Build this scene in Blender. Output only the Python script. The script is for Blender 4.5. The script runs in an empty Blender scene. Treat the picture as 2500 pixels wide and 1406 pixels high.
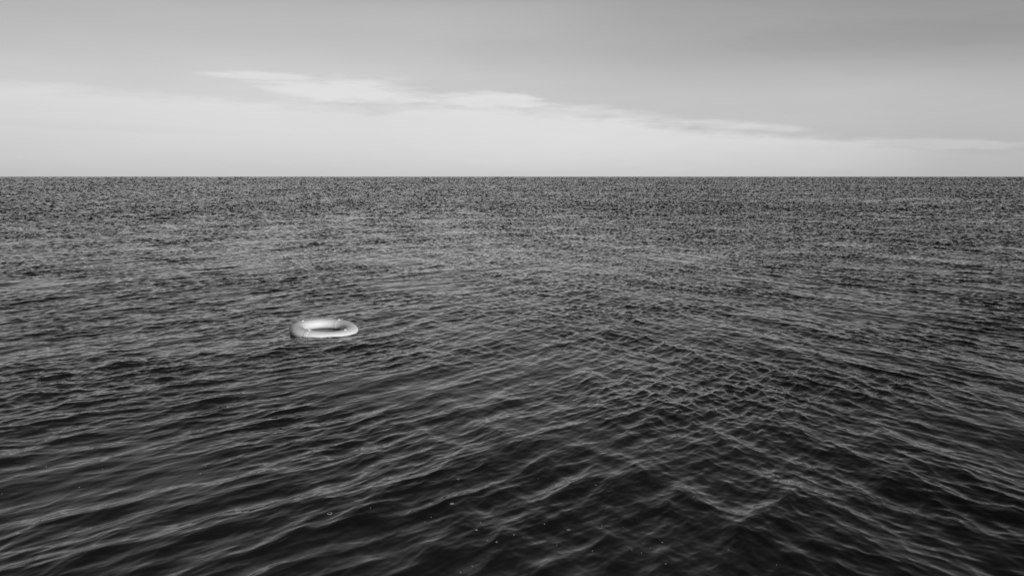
import bpy, bmesh, math, random
import numpy as np
from mathutils import Vector, Matrix
R = math.radians
S = bpy.context.scene
C = S.collection

# ------------------------------------------------------------------ camera
CAM_H = 2.0
PITCH = math.atan(272 / 2083.0)
cam_d = bpy.data.cameras.new('camera')
cam = bpy.data.objects.new('camera', cam_d)
C.objects.link(cam)
cam.location = (0, 0, CAM_H)
cam.rotation_euler = (R(90) - PITCH, 0, 0)
cam_d.lens = 30
cam_d.sensor_width = 36
cam_d.clip_start = 0.05
cam_d.clip_end = 60000
cam_d.dof.use_dof = True
cam_d.dof.focus_distance = 14.0
cam_d.dof.aperture_fstop = 3.6
S.camera = cam

S.view_settings.view_transform = 'Standard'
S.view_settings.look = 'None'
S.view_settings.exposure = 0.0
S.view_settings.gamma = 1.0

# ------------------------------------------------------------------ node helper
class G:
    def __init__(s, nt): s.nt = nt
    def n(s, t, **k):
        o = s.nt.nodes.new(t)
        for a, b in k.items(): setattr(o, a, b)
        return o
    def put(s, sock, v):
        if hasattr(v, 'links') or hasattr(v, 'is_output'): s.nt.links.new(v, sock)
        else: sock.default_value = v
    def m(s, op, a, b=0.0, c=0.0, clamp=False):
        o = s.n('ShaderNodeMath', operation=op, use_clamp=clamp)
        for i, v in enumerate((a, b, c)): s.put(o.inputs[i], v)
        return o.outputs[0]
    def curve(s, x, lo, hi, pts):
        """smooth 1-D curve through pts, x mapped lo..hi -> 0..1"""
        t = s.m('DIVIDE', s.m('SUBTRACT', x, lo), hi - lo, clamp=True)
        o = s.n('ShaderNodeFloatCurve')
        c = o.mapping.curves[0]
        P = [((a - lo) / (hi - lo), b) for a, b in pts]
        while len(c.points) < len(P): c.points.new(0.5, 0.5)
        for q, p in zip(c.points, P): q.location = p
        o.mapping.update()
        s.put(o.inputs['Value'], t)
        return o.outputs[0]
    def step(s, x, a, b):
        o = s.n('ShaderNodeMapRange', interpolation_type='SMOOTHSTEP')
        s.put(o.inputs['Value'], x); s.put(o.inputs['From Min'], a); s.put(o.inputs['From Max'], b)
        return o.outputs[0]

# ------------------------------------------------------------------ world
SUN_EL, SUN_AZ = 13.0, 139.0          # azimuth clockwise from the viewing direction (+Y)
w = bpy.data.worlds.new('World'); S.world = w; w.use_nodes = True
nt = w.node_tree; nt.nodes.clear(); g = G(nt)
sky = g.n('ShaderNodeTexSky', sky_type='NISHITA', sun_disc=False)
sky.sun_elevation = R(SUN_EL); sky.sun_rotation = R(SUN_AZ)
bw = g.n('ShaderNodeRGBToBW'); nt.links.new(sky.outputs[0], bw.inputs[0])
tc = g.n('ShaderNodeTexCoord')
sp = g.n('ShaderNodeSeparateXYZ'); nt.links.new(tc.outputs['Generated'], sp.inputs[0])
X, Y, Z = sp.outputs
el = g.m('MULTIPLY', g.m('ARCSINE', Z), 57.2958)
az = g.m('MULTIPLY', g.m('ARCTAN2', X, Y), 57.2958)

def noise(sx, sy, detail, seed, rough=0.5):
    cb = g.n('ShaderNodeCombineXYZ')
    g.put(cb.inputs[0], g.m('MULTIPLY', az, sx)); g.put(cb.inputs[1], g.m('MULTIPLY', el, sy)); cb.inputs[2].default_value = seed
    nn = g.n('ShaderNodeTexNoise'); nn.inputs['Scale'].default_value = 1.0
    nn.inputs['Detail'].default_value = detail; nn.inputs['Roughness'].default_value = rough
    nt.links.new(cb.outputs[0], nn.inputs['Vector'])
    return g.m('SUBTRACT', nn.outputs[0], 0.5)
n_big = noise(0.035, 0.16, 2, 3.1)
n_mid = noise(0.10, 0.75, 4, 7.7)
n_fin = noise(0.45, 2.6, 5, 12.3, 0.6)

# clear sky, by elevation (degrees)
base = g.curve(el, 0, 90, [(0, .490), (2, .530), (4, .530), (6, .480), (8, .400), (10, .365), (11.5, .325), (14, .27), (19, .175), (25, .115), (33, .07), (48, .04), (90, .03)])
tilt = g.m('MULTIPLY', g.curve(az, -60, 60, [(-60, .34), (-31, .30), (-14, .24), (0, .15), (18, 0.0), (60, 0.0)]),
           g.m('ADD', g.step(el, 1.5, 8.0), g.m('MULTIPLY', g.step(el, 11.0, 20.0), 2.4)))
base = g.m('MULTIPLY', base, g.m('ADD', 1.0, tilt))
base = g.m('MULTIPLY', base, g.m('ADD', 1.0, g.m('MULTIPLY', n_big, 0.35)))
side = g.curve(az, -180, 180, [(-180, .55), (-90, .25), (-45, .75), (-31, .92), (-8, 1.0), (12, .96), (31, .87), (50, .82), (90, .6), (180, .55)])  # unseen sky to the sides and behind dimmed to cut fill light
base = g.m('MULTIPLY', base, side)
# high thin cloud
top = g.curve(az, -60, 60, [(-60, .58), (-31, .555), (-20, .51), (-10, .475), (0, .49), (5, .435), (9, .38), (16, .30), (22, .262), (31, .20), (60, .1)])
top = g.m('MULTIPLY', top, 10.0)
edge = g.m('ADD', g.m('SUBTRACT', top, el), g.m('ADD', g.m('MULTIPLY', n_mid, 1.4), g.m('MULTIPLY', n_fin, 1.1)))
band = g.step(edge, -.1, .9)
band = g.m('MULTIPLY', band, g.step(el, -2.5, 3.2))
band = g.m('MULTIPLY', band, g.curve(az, -60, 60, [(-60, .4), (-31, .5), (-18, .72), (-8, .82), (2, .95), (9, .9), (18, .78), (24, .5), (31, .15), (60, .1)]))
def lens(a, e, wd, ht, slope, gain, soft=1.3):
    da = g.m('DIVIDE', g.m('SUBTRACT', az, a), wd)
    de = g.m('DIVIDE', g.m('SUBTRACT', g.m('ADD', el, g.m('MULTIPLY', g.m('SUBTRACT', az, a), slope)), e), ht)
    q = g.m('SUBTRACT', 1.0, g.m('ADD', g.m('MULTIPLY', da, da), g.m('MULTIPLY', de, de)))
    q = g.m('ADD', q, g.m('ADD', g.m('MULTIPLY', n_mid, 1.6), g.m('MULTIPLY', n_fin, 1.5)))
    return g.m('MULTIPLY', g.step(q, 0.0, soft), gain)
den = band
for L in (lens(-11.0, 5.55, 7.4, 1.05, .035, 1.0, .9), lens(-15.5, 6.2, 5.0, .34, .02, .8, .9), lens(-1.6, 4.9, 5.0, .9, .05, 1.0, .9),
          lens(4.5, 4.3, 5.5, .55, .08, .8), lens(14.5, 3.2, 6.5, .40, .07, .7), lens(-26, 4.9, 9, .6, .03, .4, 1.2), lens(25, 1.9, 9, .45, .03, .35, .9)):
    den = g.m('MAXIMUM', den, L)
# dim streak low on the left, darker smear high on the right
dk = g.m('MAXIMUM', g.m('MULTIPLY', lens(-25, 2.9, 13, .35, .03, .5, 1.6), .3), g.m('MULTIPLY', lens(23, 8.2, 14, 1.5, .0, .6, 1.2), .45))
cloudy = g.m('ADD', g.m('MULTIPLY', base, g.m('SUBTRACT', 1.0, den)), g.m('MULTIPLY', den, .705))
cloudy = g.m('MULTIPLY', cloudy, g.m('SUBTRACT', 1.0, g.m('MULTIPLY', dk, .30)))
# the physical sky carries the part of the light that depends on the sun
SKY_STRENGTH = 0.05
cloudy = g.m('MULTIPLY', cloudy, g.m('ADD', 1.0, g.m('ADD', g.m('MULTIPLY', n_fin, .05), g.m('MULTIPLY', n_mid, .07))))
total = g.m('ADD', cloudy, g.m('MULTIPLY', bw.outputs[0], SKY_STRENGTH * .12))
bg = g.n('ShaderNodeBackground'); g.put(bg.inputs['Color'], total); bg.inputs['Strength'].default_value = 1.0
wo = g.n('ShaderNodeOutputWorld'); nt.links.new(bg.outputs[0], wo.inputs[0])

# ------------------------------------------------------------------ sun
sl = bpy.data.lights.new('sun', 'SUN'); sl.energy = 3.1; sl.angle = R(0.6); sl.color = (1, 1, 1)
so = bpy.data.objects.new('sun', sl); C.objects.link(so)
sd = Vector((math.sin(R(SUN_AZ)) * math.cos(R(SUN_EL)), math.cos(R(SUN_AZ)) * math.cos(R(SUN_EL)), math.sin(R(SUN_EL))))
so.rotation_euler = sd.to_track_quat('Z', 'Y').to_euler()

# ------------------------------------------------------------------ materials
def mat(name):
    m = bpy.data.materials.new(name); m.use_nodes = True
    n_ = m.node_tree; n_.nodes.clear(); gg = G(n_)
    b = gg.n('ShaderNodeBsdfPrincipled'); o = gg.n('ShaderNodeOutputMaterial')
    n_.links.new(b.outputs[0], o.inputs[0])
    return m, n_, gg, b

def water_material():
    m = bpy.data.materials.new('sea_water'); m.use_nodes = True
    n_ = m.node_tree; n_.nodes.clear(); q = G(n_)
    body = q.n('ShaderNodeBsdfDiffuse'); body.inputs['Color'].default_value = (.008, .008, .008, 1)
    gl = q.n('ShaderNodeBsdfGlossy'); gl.inputs['Color'].default_value = (.92, .92, .92, 1); gl.inputs['Roughness'].default_value = .02
    fr = q.n('ShaderNodeFresnel'); fr.inputs['IOR'].default_value = 1.333
    mx = q.n('ShaderNodeMixShader'); o = q.n('ShaderNodeOutputMaterial')
    n_.links.new(fr.outputs[0], mx.inputs[0]); n_.links.new(body.outputs[0], mx.inputs[1]); n_.links.new(gl.outputs[0], mx.inputs[2])
    n_.links.new(mx.outputs[0], o.inputs[0])
    geo = q.n('ShaderNodeNewGeometry')
    at = q.n('ShaderNodeAttribute', attribute_name='chop'); at2 = q.n('ShaderNodeAttribute', attribute_name='ripple')
    def slopes(scale, sx, rot, detail, seed):
        mp = q.n('ShaderNodeMapping'); mp.inputs['Rotation'].default_value = (0, 0, R(rot)); mp.inputs['Scale'].default_value = (sx, 1, 1)
        mp.inputs['Location'].default_value = (seed, seed * 1.7, 0)
        n_.links.new(geo.outputs['Position'], mp.inputs['Vector'])
        t = q.n('ShaderNodeTexNoise'); t.inputs['Scale'].default_value = scale; t.inputs['Detail'].default_value = detail
        t.inputs['Roughness'].default_value = .6
        n_.links.new(mp.outputs[0], t.inputs['Vector'])
        v = q.n('ShaderNodeVectorMath', operation='SUBTRACT'); v.inputs[1].default_value = (.5, .5, .5)
        n_.links.new(t.outputs['Color'], v.inputs[0])
        return v.outputs[0]
    def scale(v, f):
        o = q.n('ShaderNodeVectorMath', operation='SCALE'); n_.links.new(v, o.inputs[0]); q.put(o.inputs['Scale'], f); return o.outputs[0]
    def add(a, c):
        o = q.n('ShaderNodeVectorMath', operation='ADD'); n_.links.new(a, o.inputs[0]); n_.links.new(c, o.inputs[1]); return o.outputs[0]
    fine = scale(slopes(34, .5, 25, 2, 1), q.m('MULTIPLY', at2.outputs['Fac'], 1.0))
    far1 = scale(slopes(2.2, .6, 40, 4, 5), q.m('MULTIPLY', at.outputs['Fac'], 1.0))
    far2 = scale(slopes(.16, .35, -15, 3, 9), q.m('MULTIPLY', at.outputs['Fac'], .45))
    s = add(add(fine, far1), far2)
    fl = q.n('ShaderNodeVectorMath', operation='MULTIPLY'); n_.links.new(s, fl.inputs[0]); fl.inputs[1].default_value = (1, 1, 0)
    nn = q.n('ShaderNodeVectorMath', operation='NORMALIZE'); n_.links.new(add(geo.outputs['Normal'], fl.outputs[0]), nn.inputs[0])
    for t in (gl, fr): n_.links.new(nn.outputs[0], t.inputs['Normal'])
    return m

def ring_material(name, val, rough, coat=0.0):
    m, n_, q, b = mat(name)
    tcn = q.n('ShaderNodeTexCoord')
    t = q.n('ShaderNodeTexNoise'); t.inputs['Scale'].default_value = 9; t.inputs['Detail'].default_value = 6
    n_.links.new(tcn.outputs['Object'], t.inputs['Vector'])
    t2 = q.n('ShaderNodeTexNoise'); t2.inputs['Scale'].default_value = 70; t2.inputs['Detail'].default_value = 3
    n_.links.new(tcn.outputs['Object'], t2.inputs['Vector'])
    v = q.m('ADD', val - .05, q.m('ADD', q.m('MULTIPLY', t.outputs[0], .08), q.m('MULTIPLY', t2.outputs[0], .03)))
    q.put(b.inputs['Base Color'], v)
    q.put(b.inputs['Roughness'], q.m('ADD', rough - .08, q.m('MULTIPLY', t.outputs[0], .2)))
    b.inputs['Coat Weight'].default_value = coat
    b.inputs['Coat Roughness'].default_value = .25
    bp = q.n('ShaderNodeBump'); bp.inputs['Strength'].default_value = .15; bp.inputs['Distance'].default_value = .004
    n_.links.new(t2.outputs[0], bp.inputs['Height']); n_.links.new(bp.outputs[0], b.inputs['Normal'])
    return m

def foam_material():
    m, n_, q, b = mat('foam')
    t = q.n('ShaderNodeTexNoise'); t.inputs['Scale'].default_value = 300
    q.put(b.inputs['Base Color'], q.m('ADD', .20, q.m('MULTIPLY', t.outputs[0], .4)))
    b.inputs['Roughness'].default_value = .25
    return m
M_WATER = water_material()
M_RING = ring_material('white_plastic', .80, .58, .0)
M_BAND = ring_material('white_strap', .80, .6)
M_CLIP = ring_material('white_clip', .85, .3)
M_FOAM = foam_material()

# ------------------------------------------------------------------ the sea: a real wave field
rng = np.random.default_rng(11)

def tile(size, N, lmin, lmax, ang, spread, p, cross=0.09):
    """periodic patch of directional waves: height, horizontal shift; slope rms = 1"""
    k1 = 2 * np.pi * np.fft.fftfreq(N, size / N)
    kx, ky = np.meshgrid(k1, k1, indexing='ij')
    k = np.hypot(kx, ky); k[0, 0] = 1
    th = np.arctan2(ky, kx)
    c = np.abs(np.cos(th - ang))
    d = c ** spread + cross * c ** 2
    lo, hi = 2 * np.pi / lmax, 2 * np.pi / lmin
    win = 1 / (1 + (lo / k) ** 8) / (1 + (k / hi) ** 8)
    a = np.sqrt(d * win) * k ** (-p)
    a[0, 0] = 0
    f = (rng.normal(size=(N, N)) + 1j * rng.normal(size=(N, N))) * a
    gx = np.fft.ifft2(1j * kx * f).real; gy = np.fft.ifft2(1j * ky * f).real
    h = np.fft.ifft2(f).real
    dx = np.fft.ifft2(1j * kx / k * f).real; dy = np.fft.ifft2(1j * ky / k * f).real
    s = 1 / np.sqrt((gx ** 2 + gy ** 2).mean())
    return size, N, np.stack([h * s, dx * s, dy * s], -1).astype(np.float32)

def sample(t, x, y):
    size, N, A = t
    u = (x / size * N); v = (y / size * N)
    i = np.floor(u).astype(np.int64); j = np.floor(v).astype(np.int64)
    fu = (u - i).astype(np.float32)[:, None]; fv = (v - j).astype(np.float32)[:, None]
    i0 = i % N; j0 = j % N; i1 = (i0 + 1) % N; j1 = (j0 + 1) % N
    return ((A[i0, j0] * (1 - fu) + A[i1, j0] * fu) * (1 - fv) + (A[i0, j1] * (1 - fu) + A[i1, j1] * fu) * fv)

def slow(x, y, L, seed):
    """smooth random field of feature size L, about -1..1"""
    r = np.random.default_rng(seed); o = np.zeros_like(x)
    for _ in range(7):
        a = r.uniform(0, 2 * np.pi); l = L * r.uniform(.7, 1.8); ph = r.uniform(0, 2 * np.pi)
        o += np.sin((x * np.cos(a) + y * np.sin(a)) * 2 * np.pi / l + ph)
    return o / 2.6

def sst(x, a, b):
    t = np.clip((x - a) / (b - a), 0, 1); return t * t * (3 - 2 * t)

DA = R(58 + 90)      # the train whose crests run away to the right
DB = R(-65 + 90)     # the train whose crests run away to the left
#        size   N     lmin lmax  spread  slopeA slopeB
BANDS = [(67.0, 1024, 1.7, 5.5,  12, .017, .014),
         (29.0, 1024, .62, 1.7,  11, .034, .030),
         (12.3, 1024, .24, .62,  9, .074, .068),
         (5.9,  1024, .10, .24,  7, .104, .098),
         (2.9,  1024, .045, .10, 5, .084, .080)]
TILES = [(tile(b[0], b[1], b[2], b[3], DA, b[4], 1.9), tile(b[0] * .87, b[1], b[2], b[3], DB, b[4], 1.9)) for b in BANDS]
FAR = [tile(19.3, 1024, .36, .75, DA, 3, 1.6, .3), tile(17.1, 1024, .36, .75, DB, 3, 1.6, .3)]
CHOP = 1.2
RING_XY = (-2.44, 10.90)

def sea(x, y, sp):
    """displaced surface point for rest position x, y; sp = mesh spacing there"""
    r = np.hypot(x, y); a = np.degrees(np.arctan2(x, y))
    wx = x + .35 * slow(x, y, 9, 1) + 1.2 * slow(x, y, 45, 2)
    wy = y + .35 * slow(x, y, 9, 3) + 1.2 * slow(x, y, 45, 4)
    # the two trains cross; one rules on the left, the other on the right
    mixn = .25 * slow(x, y, 14, 5)
    wA = .32 + .76 * sst(-a / 30 + mixn, -.75, .35)
    wB = .30 + .72 * sst(a / 30 + mixn, -.55, .45)
    nrm = np.sqrt(1.12 / (wA ** 2 + wB ** 2)); wA = wA * nrm; wB = wB * nrm
    # gusts: patches where the short chop is stronger or nearly absent
    gust = 1 + .30 * slow(x, y, 3.2, 6) + .16 * slow(x, y, 26, 7)
    gust = np.clip(gust, .25, 1.9) * (1 - .22 * (1 - np.abs(wA ** 2 - wB ** 2) / (wA ** 2 + wB ** 2)) * sst(30 - r, 0, 12))
    close = sst(9.0 - r, 0, 4.5)
    calm = 1 - close * (.34 + .22 * sst(-a, -14, 8))         # sheltered water at the near left
    ring = sst(np.hypot(x - RING_XY[0], y - RING_XY[1]), .25, 1.0)   # the float flattens the chop round it
    D = np.zeros((len(x), 3), np.float32); lost = np.zeros_like(x)
    for n, (b, (ta, tb)) in enumerate(zip(BANDS, TILES)):
        keep = sst(b[2] / sp, 1.6, 3.2)
        m = np.ones_like(x) if n < 2 else gust ** (.6 if n == 2 else 1.0)
        if n >= 2: m = m * (1.06 + close * (.16 - .10 * sst(-a, -14, 8)) if n == 2 else calm * (1.1 - .1 * close + .22 * sst(r, 11, 28))) * (.35 + .65 * ring)
        if n < 2: m = m * (.35 + .65 * ring) * (.92 + .28 * close)
        ga = b[5] * wA * m; gb = b[6] * wB * m
        lost += (1 - keep ** 2) * (ga ** 2 + gb ** 2)
        sel = keep > 0
        if sel.any():
            s = sample(ta, wx[sel], wy[sel]) * (ga * keep)[sel, None] + sample(tb, wx[sel] + 3.3, wy[sel] + 8.1) * (gb * keep)[sel, None]
            D[sel] += s
    # beyond the reach of the mesh the lost steepness is carried by the shortest waves it can hold
    sel = lost > 1e-6
    if sel.any():
        xs, ys, ss, ls = x[sel], y[sel], sp[sel], np.sqrt(lost[sel])
        lev = np.log2(ss * (2.3 - .25 * sst(np.hypot(xs, ys), 30, 120)) / .36); n0 = np.floor(lev); fr = lev - n0
        F = np.zeros((len(xs), 3), np.float32)
        for nn, wt in ((n0, np.cos(fr * np.pi / 2)), (n0 + 1, np.sin(fr * np.pi / 2))):
            sc = 2.0 ** nn
            s = .75 * sample(FAR[0], xs / sc + nn * 5.3, ys / sc + nn * 2.9) + .66 * sample(FAR[1], xs / sc + nn * 1.3, ys / sc + nn * 6.1)
            F += s * (wt * ls * (1 + 1.0 * sst(np.hypot(xs, ys), 9, 60)) * sc * (1 - sst(np.hypot(xs, ys), 350, 2600)))[:, None]  # steepness exaggerated with distance, shaped to darken the far water
        D[sel] += F * (1, .5, .5)
    # faint rings sent out by the bobbing float
    q = np.maximum(np.hypot(x - RING_XY[0], y - RING_XY[1]) - .40, 0)
    D[:, 0] += (.0035 * np.sin(q * 2 * np.pi / .13) * np.exp(-q / .30) * (sp < .06)).astype(np.float32)
    P = np.empty((len(x), 3), np.float32)
    P[:, 0] = x + CHOP * D[:, 1]; P[:, 1] = y + CHOP * D[:, 2]; P[:, 2] = D[:, 0]
    return P, np.sqrt(lost), gust * calm

def build_sea():
    rs = [0.6]
    while rs[-1] < 16000:
        r = rs[-1]
        k = .03 if r < 3.0 else (.0021 if r < 40 else (.0023 if r < 3000 else .0023 * (r / 3000) ** 3))
        rs.append(r * (1 + min(k, .25)))
    rs = np.array(rs)
    A = [0.0]
    while A[-1] < 180:
        a = A[-1]; A.append(a + (.045 if a < 34 else .045 + (a - 34) * .02))
    A[-1] = 180.0
    A = np.radians(np.array([-v for v in A[:0:-1]] + A[:-1]))      # -180 .. just under 180
    nr, na = len(rs), len(A)
    rr, aa = np.meshgrid(rs, A, indexing='ij')
    dr = np.gradient(rs)[:, None] * np.ones_like(aa); da = np.gradient(A)[None, :] * rr
    sp = np.maximum(dr, np.abs(da)).ravel()
    x = (rr * np.sin(aa)).ravel(); y = (rr * np.cos(aa)).ravel()
    P = np.empty((nr * na + 1, 3), np.float32); lost = np.zeros(nr * na + 1, np.float32); gu = np.ones(nr * na + 1, np.float32)
    for i in range(0, nr * na, 400000):
        j = min(i + 400000, nr * na)
        P[i:j], lost[i:j], gu[i:j] = sea(x[i:j], y[i:j], sp[i:j])
    P[-1] = (0, 0, P[:na, 2].mean())
    SX = P[:, 0]; SY = P[:, 1]
    idx = np.arange(nr * na).reshape(nr, na)
    a0 = idx[:-1]; b0 = np.roll(idx[:-1], -1, 1); c0 = np.roll(idx[1:], -1, 1); d0 = idx[1:]
    quads = np.stack([a0, d0, c0, b0], -1).reshape(-1, 4)
    tris = np.stack([np.full(na, nr * na), idx[0], np.roll(idx[0], -1)], -1)
    loops = np.concatenate([quads.ravel(), tris.ravel()]).astype(np.int32)
    starts = np.concatenate([np.arange(len(quads)) * 4, len(quads) * 4 + np.arange(na) * 3]).astype(np.int32)
    me = bpy.data.meshes.new('water')
    me.vertices.add(len(P)); me.vertices.foreach_set('co', P.ravel())
    me.loops.add(len(loops)); me.loops.foreach_set('vertex_index', loops)
    me.polygons.add(len(starts)); me.polygons.foreach_set('loop_start', starts)
    me.update(calc_edges=True)
    me.polygons.foreach_set('use_smooth', np.ones(len(starts), bool))
    for nm, arr in (('chop', lost * (.5 + 5.7 * sst(np.hypot(SX, SY), 350, 2600))), ('ripple', np.clip(gu, 0, 2) * .03)):
        at = me.attributes.new(nm, 'FLOAT', 'POINT'); at.data.foreach_set('value', arr.astype(np.float32))
    me.materials.append(M_WATER)
    o = bpy.data.objects.new('water', me); C.objects.link(o); o['kind'] = 'structure'
    if me.polygons[len(quads) // 3].normal.z < 0: me.flip_normals()
    return P
SEA = build_sea()
NEAR = SEA[(np.hypot(SEA[:, 0], SEA[:, 1]) < 14) & (SEA[:, 1] > 2)]

def water_z(x, y):
    d = (NEAR[:, 0] - x) ** 2 + (NEAR[:, 1] - y) ** 2
    i = np.argpartition(d, 4)[:4]
    return float(NEAR[i, 2].mean())

def spot(px, py):
    """where the line of sight through photo point px, py meets the water"""
    u = (px - 1250) / 2083.; v = -(py - 703) / 2083.
    d = Vector((u, math.cos(PITCH) + v * math.sin(PITCH), v * math.cos(PITCH) - math.sin(PITCH)))
    z = 0.0
    for _ in range(5):
        t = (z - CAM_H) / d.z; z = .5 * z + .5 * water_z(d.x * t, d.y * t)
    t = (z - CAM_H) / d.z
    return Vector((d.x * t, d.y * t, water_z(d.x * t, d.y * t)))

# ------------------------------------------------------------------ the life ring
def section(t):
    """tube profile: full flanks, flattened crown with soft shoulders"""
    c, s = math.cos(t), math.sin(t)
    e = .90
    return (.092 * math.copysign(abs(c) ** e, c), .065 * math.copysign(abs(s) ** e, s))

RC = .342                      # radius of the tube's centre line
def ring_point(a, t, off=0.0):
    wob = 1 + .010 * math.sin(2 * a + .6) + .006 * math.sin(3 * a + 2)
    sr, sz = section(t)
    l = math.hypot(sr, sz); sr += off * sr / l; sz += off * sz / l
    fat = 1 + .03 * math.sin(2 * a + 1.9)
    r = RC * wob + sr * fat
    return Vector((r * math.cos(a), r * math.sin(a), sz * fat + .006 * math.sin(2 * a - .4)))

def sweep(name, a0, a1, na, nt_, off, material, parent, t0=0, t1=2 * math.pi, closed=True, thick=None):
    bm = bmesh.new(); rows = []
    for i in range(na if closed else na + 1):
        a = a0 + (a1 - a0) * i / na
        rows.append([bm.verts.new(ring_point(a, t0 + (t1 - t0) * j / nt_, off)) for j in range(nt_)])
    n = len(rows)
    for i in range(n if closed else n - 1):
        p, q = rows[i], rows[(i + 1) % n]
        for j in range(nt_):
            bm.faces.new((p[j], q[j], q[(j + 1) % nt_], p[(j + 1) % nt_]))
    if not closed:                                     # turn the rims of a band in to the tube
        for side in (0, -1):
            a = a0 if side == 0 else a1
            rim = [bm.verts.new(ring_point(a, t0 + (t1 - t0) * j / nt_, -.004)) for j in range(nt_)]
            row = rows[side]
            for j in range(nt_):
                f = (rim[j], row[j], row[(j + 1) % nt_], rim[(j + 1) % nt_])
                bm.faces.new(f if side == 0 else f[::-1])
    bmesh.ops.recalc_face_normals(bm, faces=bm.faces)
    for f in bm.faces: f.smooth = True
    me = bpy.data.meshes.new(name); bm.to_mesh(me); bm.free(); me.materials.append(material)
    o = bpy.data.objects.new(name, me); C.objects.link(o); o.parent = parent
    return o

rz = .5 * water_z(*RING_XY)
ring = bpy.data.objects.new('life_ring', None); C.objects.link(ring)
ring.location = (RING_XY[0], RING_XY[1], rz + .029)
ring.rotation_euler = (R(4.0), R(4.2), 0)
ring['label'] = 'smooth white life ring floating alone on the dark rippled sea'
ring['category'] = 'life ring'
sweep('body', 0, 2 * math.pi, 144, 48, 0, M_RING, ring)
for deg in (156, 68, -27, -110):
    a = R(deg)
    sweep('strap', a - .06, a + .06, 8, 48, .0009, M_BAND, ring, closed=False)
    # low moulded cleat on the crown, with a slot
    bm = bmesh.new()
    bmesh.ops.create_cube(bm, size=1, matrix=Matrix.Diagonal((.050, .026, .007, 1)))
    bmesh.ops.bevel(bm, geom=bm.edges[:], offset=.006, segments=3, affect='EDGES')
    v = bmesh.ops.create_cube(bm, size=1, matrix=Matrix.Translation((0, 0, .006)) @ Matrix.Diagonal((.016, .030, .007, 1)))['verts']
    bmesh.ops.bevel(bm, geom=list({e for q_ in v for e in q_.link_edges}), offset=.003, segments=2, affect='EDGES')
    for f in bm.faces: f.smooth = True
    me = bpy.data.meshes.new('cleat'); bm.to_mesh(me); bm.free(); me.materials.append(M_CLIP)
    o = bpy.data.objects.new('cleat', me); C.objects.link(o); o.parent = ring
    o.location = ring_point(a, math.pi / 2, .002); o.rotation_euler = (0, 0, a + R(90))

# ------------------------------------------------------------------ bubbles of foam
def bubble_patch(name, pts, loc, label, cat, group=None):
    bm = bmesh.new()
    for (x, y, r) in pts:
        v = bmesh.ops.create_icosphere(bm, subdivisions=2, radius=r, matrix=Matrix.Translation((x, y, r * .15)))['verts']
        for q_ in v: q_.co.z *= .62
    for f in bm.faces: f.smooth = True
    me = bpy.data.meshes.new(name); bm.to_mesh(me); bm.free(); me.materials.append(M_FOAM)
    o = bpy.data.objects.new(name, me); C.objects.link(o); o.location = loc
    o['label'] = label; o['category'] = cat
    if group: o['group'] = group
    return o
rnd = random.Random(4)
def loop_pts(n, rx, ry, r): return [(rx * math.cos(6.283 * i / n) * rnd.uniform(.85, 1.1), ry * math.sin(6.283 * i / n) * rnd.uniform(.85, 1.1), r * rnd.uniform(.7, 1.2)) for i in range(n)]
def disc_pts(n, R0, r): return [(R0 * math.sqrt(rnd.random()) * math.cos(t), .8 * R0 * math.sqrt(rnd.random()) * math.sin(t), r * rnd.uniform(.6, 1.3)) for t in [rnd.uniform(0, 6.283) for _ in range(n)]]
G1 = 'foam specks on the near water'
bubble_patch('foam_ring', loop_pts(14, .0125, .0125, .0029), spot(805, 1253), 'open ring of pale bubbles drifting on the near water, the largest hollow one', 'foam', G1)
bubble_patch('foam_raft', disc_pts(34, .0110, .0035), spot(1103, 1229), 'solid pale oval raft of bubbles, the largest filled one on the near water', 'foam', G1)
bubble_patch('foam_ring', loop_pts(9, .0080, .0080, .0026), spot(1387.6, 1292.5), 'small broken bubble ring at the foot of a bright crossing wave crest', 'foam', G1)
bubble_patch('foam_ring', loop_pts(8, .0065, .0085, .0024), spot(1118.3, 1169), 'small bubble ring above and right of the solid oval foam raft', 'foam', G1)
bubble_patch('foam_raft', disc_pts(10, .0060, .0030), spot(1163.2, 1293), 'small round clump of bubbles below and right of the oval foam raft', 'foam', G1)
specks = [(700 + x / 4.167, 1130 + y / 4.167) for x, y in [(852, 455), (886, 213), (1468, 550), (1406, 596), (1970, 600), (2140, 668), (2308, 728), (2406, 750), (2039, 785), (2134, 800), (1886, 1046), (1771, 1107)]]
specks += [(1300 + x / 4.167, 1130 + y / 4.167) for x, y in [(58, 156), (645, 223), (1635, 343), (122, 618), (703, 638), (920, 652), (248, 832), (608, 889), (1128, 817), (1314, 804), (1196, 860), (1008, 882), (1106, 911), (1352, 1023), (1990, 880), (2483, 1032)]]
specks += [(x / 3.4625, 1000 + y / 3.4625) for x, y in [(393, 480), (868, 500), (1738, 476), (1692, 538), (672, 656), (15, 707), ]]
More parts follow.
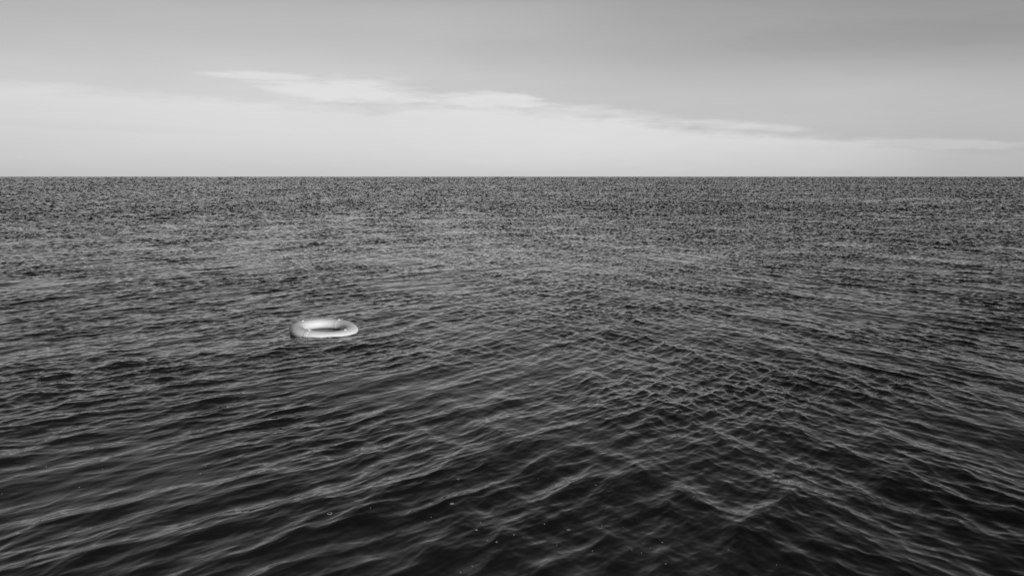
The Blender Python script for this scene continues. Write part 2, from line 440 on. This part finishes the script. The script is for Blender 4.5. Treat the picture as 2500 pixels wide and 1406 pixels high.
q3 = lambda x, y, l: (x / 3.4625, 1000 + y / 3.4625, l)
q7 = lambda x, y, l: (700 + x / 4.167, 1130 + y / 4.167, l)
q8 = lambda x, y, l: (1300 + x / 4.167, 1130 + y / 4.167, l)
SINGLE = [q3(15, 707, 'tiny pale bubble at the very left edge, the foam speck farthest left'),
          q3(868, 500, 'tiny drawn-out foam speck on the dark trough, second highest on the left'),
          q3(393, 480, 'tiny pale bubble highest of the foam specks far out on the left'),
          q3(672, 656, 'tiny pale bubble low on the left, below and left of a drawn-out speck'),
          q3(1738, 476, 'upper of two tiny bubbles above and left of the open bubble ring'),
          q3(1692, 538, 'lower of two tiny bubbles above and left of the open bubble ring'),
          q7(852, 455, 'small pale bubble clump just right of the large open bubble ring'),
          q7(886, 213, 'tiny pale bubble directly above the clump right of the open bubble ring'),
          q7(1468, 550, 'slanting pair of bubbles just below and left of the solid oval foam raft'),
          q7(1771, 1107, 'lowest tiny bubble of all, close to the bottom edge of the water'),
          q7(1886, 1046, 'tiny bubble second lowest, just above and right of the lowest speck'),
          q8(2483, 1032, 'tiny pale bubble farthest right of all the foam specks'),
          q8(1990, 880, 'tiny pale bubble at the foot of the long crest, second farthest right'),
          q8(58, 156, 'tiny bright bubble right of the solid oval raft, higher than its neighbours')]
for (px, py) in specks:
    r = rnd.choice([.0022, .0026, .0030, .0036])
    pts = [(0, 0, r)] + [(rnd.uniform(-1, 1) * r * 1.5, rnd.uniform(-1, 1) * r * 1.5, r * .7) for _ in range(rnd.choice([0, 1, 2]))]
    own = [l for (x, y, l) in SINGLE if abs(x - px) < 1.5 and abs(y - py) < 1.5]
    bubble_patch('foam_speck', pts, spot(px, py), own[0] if own else 'tiny pale bubble or pair of bubbles alone on the dark near water', 'foam', G1)
for (px, py) in ((733, 825), (742, 824.5)):
    bubble_patch('foam_speck', [(0, 0, .007), (.009, .004, .005)], spot(px, py), 'tiny pale bubbles just in front of the life ring\'s shaded end', 'foam', 'foam specks beside the life ring')
